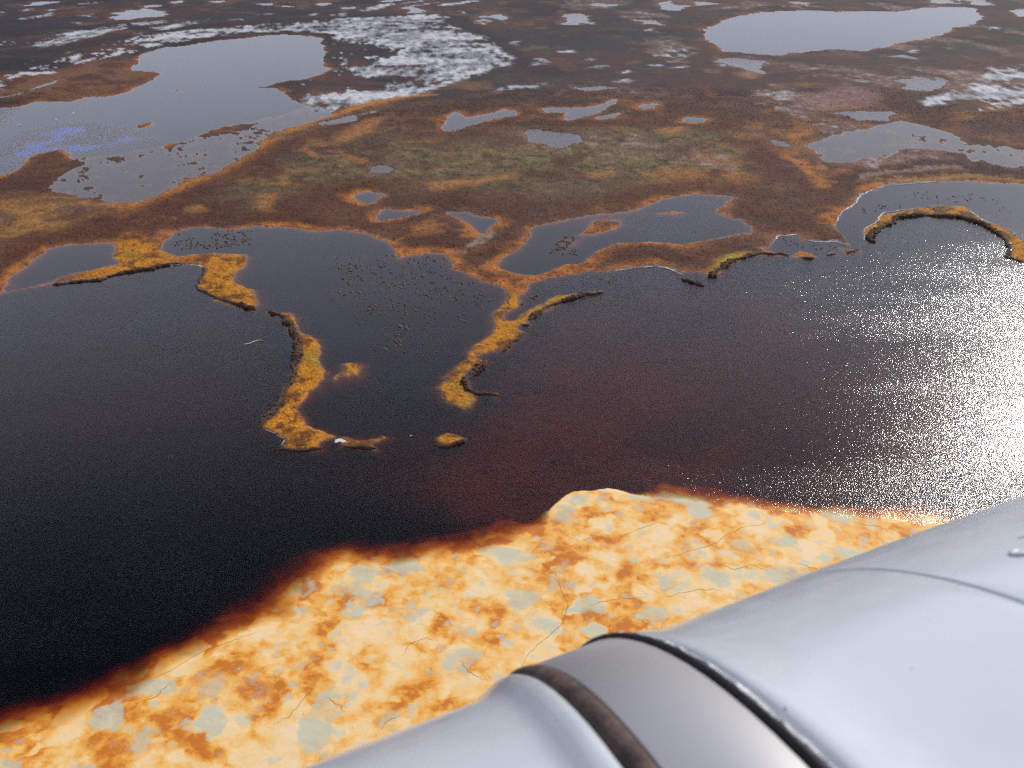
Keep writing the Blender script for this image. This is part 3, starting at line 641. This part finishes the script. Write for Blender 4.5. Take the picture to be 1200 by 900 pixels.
# ------------------------------------------------------------------ peat banks, tussocks, foam, birds
def clod(r, seed, flat=.6, sub=1):
    b = bmesh.new(); bmesh.ops.create_icosphere(b, subdivisions=sub, radius=1)
    q = np.random.default_rng(seed)
    v = np.array([x.co[:] for x in b.verts]); f = [[y.index for y in x.verts] for x in b.faces]; b.free()
    v = v * (1 + q.uniform(-.28, .28, (len(v), 1))) * np.array([1, 1, flat]) * r
    return v, f
CL = [clod(1, s, .62 + .3 * random.random()) for s in range(8)]
for k, (pl, wd, label) in BANKS.items():
    P = wpoly(pl); V = []; F = []; off = 0; wd = wd * .95
    pts = []
    for i in range(len(P) - 1):
        n = max(2, int(np.linalg.norm(P[i + 1] - P[i]) / .35))
        pts += [P[i] + (P[i + 1] - P[i]) * j / n for j in range(n)]
    pts = np.array(pts + [P[-1]]); n = len(pts)
    pts = pts + np.stack([fbm(pts[:, 0], pts[:, 1], 2.5, 3, 81), fbm(pts[:, 0], pts[:, 1], 2.5, 3, 82)], 1) * .7
    tg = np.gradient(pts, axis=0); tg /= np.linalg.norm(tg, axis=1)[:, None] + 1e-9
    nn = np.stack([-tg[:, 1], tg[:, 0]], 1)
    big = .55 + .75 * smooth(-.35, .35, fbm(pts[:, 0], pts[:, 1], 5, 3, 83)); big *= np.minimum(1, .35 + np.minimum(np.arange(n), np.arange(n)[::-1]) * .2)
    prof = [(-1.0, -.25), (-.85, .25), (-.4, .62), (.1, .7), (.55, .5), (.95, .1), (1.0, -.25)]; m = len(prof)
    for i in range(n):
        for a_, z_ in prof:
            V.append(np.r_[pts[i] + nn[i] * a_ * wd * big[i] * rng.uniform(.7, 1.15), (z_ * wd * big[i] * rng.uniform(.75, 1.2))])
    F = [(i * m + j, i * m + j + 1, (i + 1) * m + j + 1) for i in range(n - 1) for j in range(m - 1)] + [(i * m + j, (i + 1) * m + j + 1, (i + 1) * m + j) for i in range(n - 1) for j in range(m - 1)]
    V = [np.array(V)]; off = n * m; F = [list(x) for x in F]
    for i in range(n):
        for _ in range(2):
            if rng.random() < .45: continue
            lat = rng.uniform(-.85, .85) * wd * big[i]
            c = pts[i] + nn[i] * lat + tg[i] * rng.uniform(-.15, .15)
            v, f = CL[rng.integers(8)]; r = wd * big[i] * rng.uniform(.22, .5)
            a = rng.uniform(0, 6.28); ca, sa = math.cos(a), math.sin(a)
            vv = v * r * np.array([rng.uniform(.8, 1.5), 1, rng.uniform(.8, 1.4)])
            vv = np.c_[vv[:, 0] * ca - vv[:, 1] * sa + c[0], vv[:, 0] * sa + vv[:, 1] * ca + c[1], vv[:, 2] + .45 * wd * big[i]]
            V.append(vv); F += [[y + off for y in x] for x in f]; off += len(vv)
    tag(mesh_obj('peat_bank', np.concatenate(V), np.array(F), M_PEAT, smooth_=False), label, 'peat bank')

def tuss_mesh(seed):
    q = np.random.default_rng(seed); n = 9; V = []; F = []
    prof = [(1.0, -.35), (1.08, .0), (1.0, .35), (.72, .72), (.35, .92)]
    for r, z in prof:
        for i in range(n):
            a = 2 * math.pi * i / n; rr = r * (1 + q.uniform(-.22, .22))
            V.append((math.cos(a) * rr * 1.15, math.sin(a) * rr, z * (1 + q.uniform(-.18, .18))))
    V.append((0, 0, 1.0))
    for k in range(len(prof) - 1):
        for i in range(n): F.append((k * n + i, k * n + (i + 1) % n, (k + 1) * n + (i + 1) % n, (k + 1) * n + i))
    for i in range(n): F.append(((len(prof) - 1) * n + i, (len(prof) - 1) * n + (i + 1) % n, len(V) - 1))
    me = bpy.data.meshes.new('tussock'); me.from_pydata(V, [], F); me.materials.append(M_TUSS); me.update()
    return me
TM = [tuss_mesh(100 + s) for s in range(7)]
CLUST = [(395, 312, 12, 3, 10), (423, 310, 12, 6, 16), (436, 320, 10, 6, 14), (410, 332, 16, 5, 10), (392, 342, 8, 4, 8), (402, 347, 10, 4, 8), (428, 350, 14, 5, 10), (415, 360, 14, 3, 7), (436, 360, 8, 3, 6),
         (470, 318, 14, 6, 10), (495, 310, 18, 8, 22), (515, 322, 20, 8, 22), (535, 334, 18, 8, 22), (505, 342, 16, 8, 20), (520, 350, 20, 8, 22), (480, 340, 14, 8, 12), (465, 355, 14, 8, 16), (455, 366, 10, 5, 8),
         (550, 352, 16, 6, 12), (560, 345, 14, 6, 10), (548, 368, 14, 6, 10), (478, 372, 10, 10, 12), (475, 386, 8, 5, 9), (467, 402, 8, 8, 16), (485, 397, 6, 5, 7), (512, 393, 8, 5, 10), (515, 412, 14, 6, 9), (490, 415, 10, 7, 7),
         (430, 416, 14, 4, 5), (377, 374, 2, 2, 1), (470, 428, 1, 1, 1), (380, 418, 4, 5, 4), (427, 413, 5, 2, 3), (363, 340, 6, 4, 7), (366, 356, 6, 4, 6)]
cnt = 0
spots = []
for cx, cy, rx, ry, n in CLUST:
    for _ in range(n):
        k_ = 1.0 if rng.random() < .6 else 2.0
        spots.append(ground(cx + rng.normal(0, rx * .7 * k_), cy + rng.normal(0, ry * .7 * k_)))
lg = np.array(spots)
okm = sdf(wpoly(MAIN), lg[:, 0], lg[:, 1], 60) > 1.0
okm &= sdf(wpoly(SPITS['long']), lg[:, 0], lg[:, 1], 60) > 1.0
spots = [s for s, o_ in zip(spots, okm) if o_]
for i, (x, y) in enumerate(spots[:300]):
    o = bpy.data.objects.new('tussock', TM[i % 7]); COL.objects.link(o)
    r = rng.uniform(.11, .29)
    o.location = (x, y, -.02); o.rotation_euler = (0, 0, rng.uniform(0, 6.28)); o.scale = (r * rng.uniform(.9, 1.5), r, r * rng.uniform(.7, 1.1))
    tag(o, 'small brown peat tussock poking out of the grey lagoon water', 'tussock', 'tussocks scattered over the lagoon')
# uncounted finer tussocks in the other shallows
V = []; F = []; off = 0
def scatter(poly, n, rmin, rmax):
    global off
    P = wpoly(poly); lo, hi = P.min(0), P.max(0); k = 0
    c = rng.uniform(lo, hi, (n * 4, 2))
    m = (sdf(P, c[:, 0], c[:, 1], 10) < -.5) & (fbm(c[:, 0], c[:, 1], 9, 3, 71) > -.05) & (sdf(wpoly(SPITS['arc']), c[:, 0], c[:, 1], 10) > 1)
    for x, y in c[m][:n]:
        v, f = CL[rng.integers(8)]; r = rng.uniform(rmin, rmax)
        V.append(v * r * np.array([1.2, 1, .9]) + np.array([x, y, .05])); F.extend([[q + off for q in t] for t in f]); off += len(v)
scatter([(390, 300), (470, 300), (520, 300), (585, 340), (560, 385), (500, 425), (440, 420), (400, 360)], 330, .07, .17)
scatter([(205, 272), (300, 268), (340, 272), (320, 285), (250, 292), (200, 295)], 130, .12, .3)
scatter([(620, 340), (720, 322), (780, 318), (700, 335), (640, 350)], 50, .08, .2)
scatter([(655, 275), (700, 280), (690, 300), (640, 300)], 60, .15, .3)
scatter([(985, 262), (1030, 225), (1200, 222), (1200, 265), (1130, 238), (1040, 245), (1010, 270)], 110, .10, .24)
scatter([(900, 290), (915, 278), (990, 286), (980, 296)], 20, .12, .25)
scatter([(620, 345), (600, 365), (640, 345)], 30, .2, .35)
tag(mesh_obj('tussock_field', np.concatenate(V), np.array(F), M_TUSS, smooth_=False), 'fine brown tussocks sprinkled through the shallow marsh pools', 'tussocks', kind='stuff')

def foam(pl, w, name='foam'):
    P = wpoly(pl); pts = []
    for i in range(len(P) - 1):
        n = max(3, int(np.linalg.norm(P[i + 1] - P[i]) / .5))
        for k in range(n): pts.append(P[i] + (P[i + 1] - P[i]) * k / n + rng.normal(0, .12, 2))
    pts = np.array(pts + [P[-1]]); n = len(pts)
    tg = np.gradient(pts, axis=0); tg /= np.linalg.norm(tg, axis=1)[:, None] + 1e-9
    nn = np.stack([-tg[:, 1], tg[:, 0]], 1)
    wdt = (w * .7 * np.sin(np.linspace(.1, math.pi - .1, n)) ** .5 * np.clip(.5 + 1.6 * fbm(pts[:, 0], pts[:, 1], 3.0, 3, 91) + rng.uniform(-.2, .3, n), .02, 1.4))[:, None]
    A = np.c_[pts + nn * wdt, np.full(n, .05)]; B = np.c_[pts - nn * wdt, np.full(n, .05)]; Cc = np.c_[pts, np.full(n, .16)]
    fs = [(i, i + 1, 2 * n + i + 1, 2 * n + i) for i in range(n - 1)] + [(2 * n + i, 2 * n + i + 1, n + i + 1, n + i) for i in range(n - 1)]
    return np.r_[A, B, Cc], fs
FO = [([(200, 311), (206, 311), (212, 311)], .35), ([(222, 311), (232, 311), (239, 313)], .4), ([(311, 504), (320, 508), (328, 512), (333, 514), (333, 518), (329, 522)], .22), ([(392, 519), (398, 516), (404, 519)], .8),
      ([(479, 511), (484, 511)], .25), ([(287, 404), (297, 401), (308, 399)], .16), ([(770, 313), (782, 314), (792, 319), (800, 323)], .6), ([(720, 318), (745, 314), (768, 312)], .25),
      ([(905, 286), (911, 277), (932, 275), (942, 281), (960, 284), (980, 283), (995, 289)], .28), ([(978, 265), (985, 250), (1003, 238), (1008, 229), (1028, 220), (1060, 216), (1100, 213)], .25),
      ([(1013, 282), (1013, 268), (1027, 260), (1034, 250), (1054, 247), (1100, 241)], .22), ([(1135, 246), (1153, 259), (1170, 265), (1186, 272), (1200, 283)], .35), ([(1185, 300), (1192, 305), (1200, 307)], .5)]
V = []; F = []; off = 0
for pl, w in FO:
    v, f = foam(pl, w); V.append(v); F += [tuple(q + off for q in t) for t in f]; off += len(v)
tag(mesh_obj('foam', np.concatenate(V), F, M_FOAM), 'white foam lines washed along the shores', 'foam', kind='stuff')

def tube(path, rad, n=8):
    V = []; F = []
    for k, (p, r) in enumerate(zip(path, rad)):
        for i in range(n):
            a = 2 * math.pi * i / n; V.append((p[0], p[1] + math.cos(a) * r, p[2] + math.sin(a) * r))
    for k in range(len(path) - 1):
        for i in range(n): F.append((k * n + i, k * n + (i + 1) % n, (k + 1) * n + (i + 1) % n, (k + 1) * n + i))
    F.append(tuple(range(n))[::-1]); F.append(tuple(range((len(path) - 1) * n, len(path) * n)))
    return V, F
for bx, by, rz in ((22, 147, .4), (66, 141, 2.2), (86, 133, 1.0)):
    r0 = bpy.data.objects.new('water_bird', None); COL.objects.link(r0)
    gx, gy = ground(bx, by); r0.location = (gx, gy, 0); r0.rotation_euler = (0, 0, rz); r0.scale = (.9, .9, .7)
    tag(r0, 'tiny white water bird afloat on the broad grey lake', 'bird', 'white birds on the upper lake')
    v, f = tube([(-.62, 0, .3), (-.5, 0, .24), (-.2, 0, .16), (.2, 0, .15), (.45, 0, .2), (.55, 0, .26)], [.02, .1, .24, .25, .15, .05]); mesh_obj('body', v, f, M_BIRD, parent=r0)
    v, f = tube([(.48, 0, .22), (.58, 0, .42), (.55, 0, .66), (.62, 0, .8), (.78, 0, .76), (.88, 0, .72)], [.08, .055, .05, .07, .05, .012]); mesh_obj('neck', v, f, M_BIRD, parent=r0)

# ------------------------------------------------------------------ aircraft pod in the foreground
K = 1.6
Dc = np.array([-0.96962927, -0.12435158, 0.2106081]); Cc_ = np.array([-0.00116459, -0.67497342, -0.40389341]); TAP = -0.16668692
toW = lambda v: CR * v[0] + CU * v[1] + CB * v[2]
Dw = toW(Dc); Ow = toW(Cc_) * K + np.array([0, 0, H])
def rbase(s): return .5 + TAP * s if s > -.35 else .5 + TAP * -.35 + .10 * (1 - math.exp((s + .35) * 1.6))
E1 = np.cross(Dw, [0, 0, 1.]); E1 /= np.linalg.norm(E1); E2 = np.cross(E1, Dw)

def paint_mat():
    m, t, o = new_mat('white_paint'); p = objpos(t)
    n = noise(t, p, 3.0, 5, .6, .4); n2 = noise(t, p, 26, 3, .6); sp = noise(t, p, 110, 1, .4)
    c = mixc(t, mrange(t, n, .35, .75, 0, .5), (.49, .53, .57), (.43, .475, .525))
    c = mixc(t, mrange(t, sp, .80, .82), c, (.14, .13, .12))
    principled(t, o, **{'Base Color': c, 'Roughness': mrange(t, n2, .3, .7, .22, .36), 'Specular IOR Level': .5, 'Coat Weight': .6, 'Coat Roughness': .15, 'Normal': bump(t, n, .02, .05)})
    return m
def metal_mat():
    m, t, o = new_mat('steel_strap'); p = objpos(t)
    mp = N(t, 'ShaderNodeMapping'); t.links.new(p, mp.inputs[0]); mp.inputs['Scale'].default_value = (1, 1, 1)
    n = noise(t, p, 4, 5, .6); n2 = noise(t, p, 90, 2, .5)
    c = mixc(t, mrange(t, n, .3, .7), (.455, .445, .445), (.485, .475, .475))
    principled(t, o, **{'Base Color': c, 'Metallic': .85, 'Roughness': .44, })
    return m
M_PAINT = paint_mat(); M_STEEL = metal_mat()
M_RUB = simple('weathered_rubber', (.018, .012, .012), (.10, .06, .05), 38, .8, .6, .01, .3)
M_RUBB = simple('dark_rubber', (.012, .010, .012), (.03, .022, .022), 30, .7, .3, .005, .3)
M_SEAL = simple('white_sealant', (.45, .47, .5), (.75, .76, .78), 70, .6, .8, .01, .3)
M_GAP = simple('shadow_gap', (.03, .04, .06), (.06, .08, .11), 20, .6, .1, .005)
pod = bpy.data.objects.new('aircraft_pod', None); COL.objects.link(pod)
pod.location = Vector(Ow)
tag(pod, 'white painted aircraft pod with a grey metal strap between dark rubber seals', 'aircraft pod')
def lathe(name, prof, mat, n=160, closed=False, jit=0.0):
    """prof: list of (s, offset) along the axis; offset from the base radius, in units of the pod's half metre"""
    V = []; F = []; m = len(prof)
    for s, d in prof:
        r0 = rbase(s) + d
        for i in range(n):
            a = 2 * math.pi * i / n; r = r0 * K
            if jit: r += K * jit * random.uniform(-1, 1)
            ss = s * K + (K * jit * random.uniform(-1, 1) if jit else 0)
            V.append(Dw * ss + (E1 * math.cos(a) + E2 * math.sin(a)) * max(r, .002))
    rng_ = range(m) if closed else range(m - 1)
    for k in rng_:
        k2 = (k + 1) % m
        for i in range(n): F.append((k * n + i, k * n + (i + 1) % n, k2 * n + (i + 1) % n, k2 * n + i))
    o = mesh_obj(name, np.array(V), F, mat, parent=pod)
    b = bmesh.new(); b.from_mesh(o.data); bmesh.ops.recalc_face_normals(b, faces=b.faces); b.to_mesh(o.data); b.free()
    return o
S1, S1B, S2, S3 = (-.1015, -.1115, -.156, -.293)
# nose section: cone, groove, raised lip
nose = [(s, -.5 - TAP * s + .02 if s > 2.85 else 0.0) for s in np.linspace(2.8, S1 + .05, 40)]
nose = [(2.96, -.5 - TAP * 2.96 + .004)] + nose
nose += [(S1 + .028, .0), (S1 + .022, .0002), (S1 + .018, .001), (S1 + .014, .003), (S1 + .010, .0055), (S1 + .006, .0072), (S1 + .003, .0075), (S1 + .001, .0066), (S1, .001)]
lathe('nose_section', nose, M_PAINT)
sealp = lambda a, b, top: [(a, -.01), (a, top * .6), (lerp(a, b, .15), top * .9), (lerp(a, b, .5), top * 1.05), (lerp(a, b, .85), top), (b, top * .8), (b, -.01)]
lathe('rubber_seal', sealp(S1 - .0003, S1B, .0088), M_RUB, closed=True)
lathe('metal_strap', [(S1B - .0003, -.01), (S1B - .0003, .0072), (S1B - .0012, .0078), (S2 + .0012, .0078), (S2 + .0003, .0072), (S2 + .0003, -.01)], M_STEEL, closed=True)
lathe('rubber_seal', sealp(S2, S2 - .0030, .0098), M_RUBB, closed=True)
lathe('sealant_bead', [(S2 - .0031, -.005), (S2 - .0031, .0088), (S2 - .0040, .0096), (S2 - .0052, .008), (S2 - .0056, -.005)], M_SEAL, n=420, closed=True, jit=.0007)
body = [(S2 - .0058, -.008), (S2 - .0082, -.006), (S2 - .0090, .0015), (S2 - .0105, .0045), (S2 - .0130, .0058), (S2 - .017, .0054), (S2 - .024, .0036), (S2 - .034, .0016), (S2 - .046, .0004), (S2 - .06, 0)]
body += [(s, 0) for s in np.linspace(S2 - .07, S3 + .002, 8)] + [(S3 + .0007, -.0005), (S3 + .0005, -.006)]
lathe('shell', body, M_PAINT)
aft = [(S3 - .0005, -.006), (S3 - .0007, -.0005), (S3 - .002, 0)] + [(s, 0) for s in np.linspace(S3 - .01, -4.2, 50)] + [(-4.4, -.03), (-4.6, -.12), (-4.75, -.28), (-4.82, -.5), (-4.83, -.59)]
lathe('shell', aft, M_PAINT)
lathe('seam', [(S3 + .0006, -.007), (S3 + .0006, -.0045), (S3 - .0006, -.0045), (S3 - .0006, -.007)], M_GAP, closed=True)
# rivets and the small recessed filler cap
def on_pod(px, py, off=0.0):
    d = ray(px, py); P0 = np.array([0, 0, H]) - Ow
    for it in range(4000):
        t = it * .0005; q = P0 + d * t; s = q @ Dw; r = np.linalg.norm(q - Dw * s)
        if r <= rbase(s / K) * K + off: break
    n_ = (q - Dw * s) / r
    return q, n_
def disc(name, px, py, rad, hgt_, mat, ring=False):
    q, n_ = on_pod(px, py)
    u_ = np.cross(n_, Dw); u_ /= np.linalg.norm(u_); v_ = np.cross(n_, u_); n = 20; V = []; F = []
    prof = ((1, -.002), (1, hgt_ * .5), (.8, hgt_), (0.01, hgt_)) if not ring else ((1.05, -.004), (1.0, hgt_), (.85, hgt_ * 1.1), (.72, hgt_ * .1), (.6, -.001), (.3, .0005), (.01, .0008))
    for r, z in prof:
        for i in range(n):
            a = 2 * math.pi * i / n; V.append(q + (u_ * math.cos(a) + v_ * math.sin(a)) * r * rad + n_ * z)
    for k in range(len(prof) - 1):
        for i in range(n): F.append((k * n + i, k * n + (i + 1) % n, (k + 1) * n + (i + 1) % n, (k + 1) * n + i))
    return mesh_obj(name, np.array(V), F, mat, parent=pod)
disc('filler_cap', 1200, 646, .011, .0004, M_PAINT, ring=True)
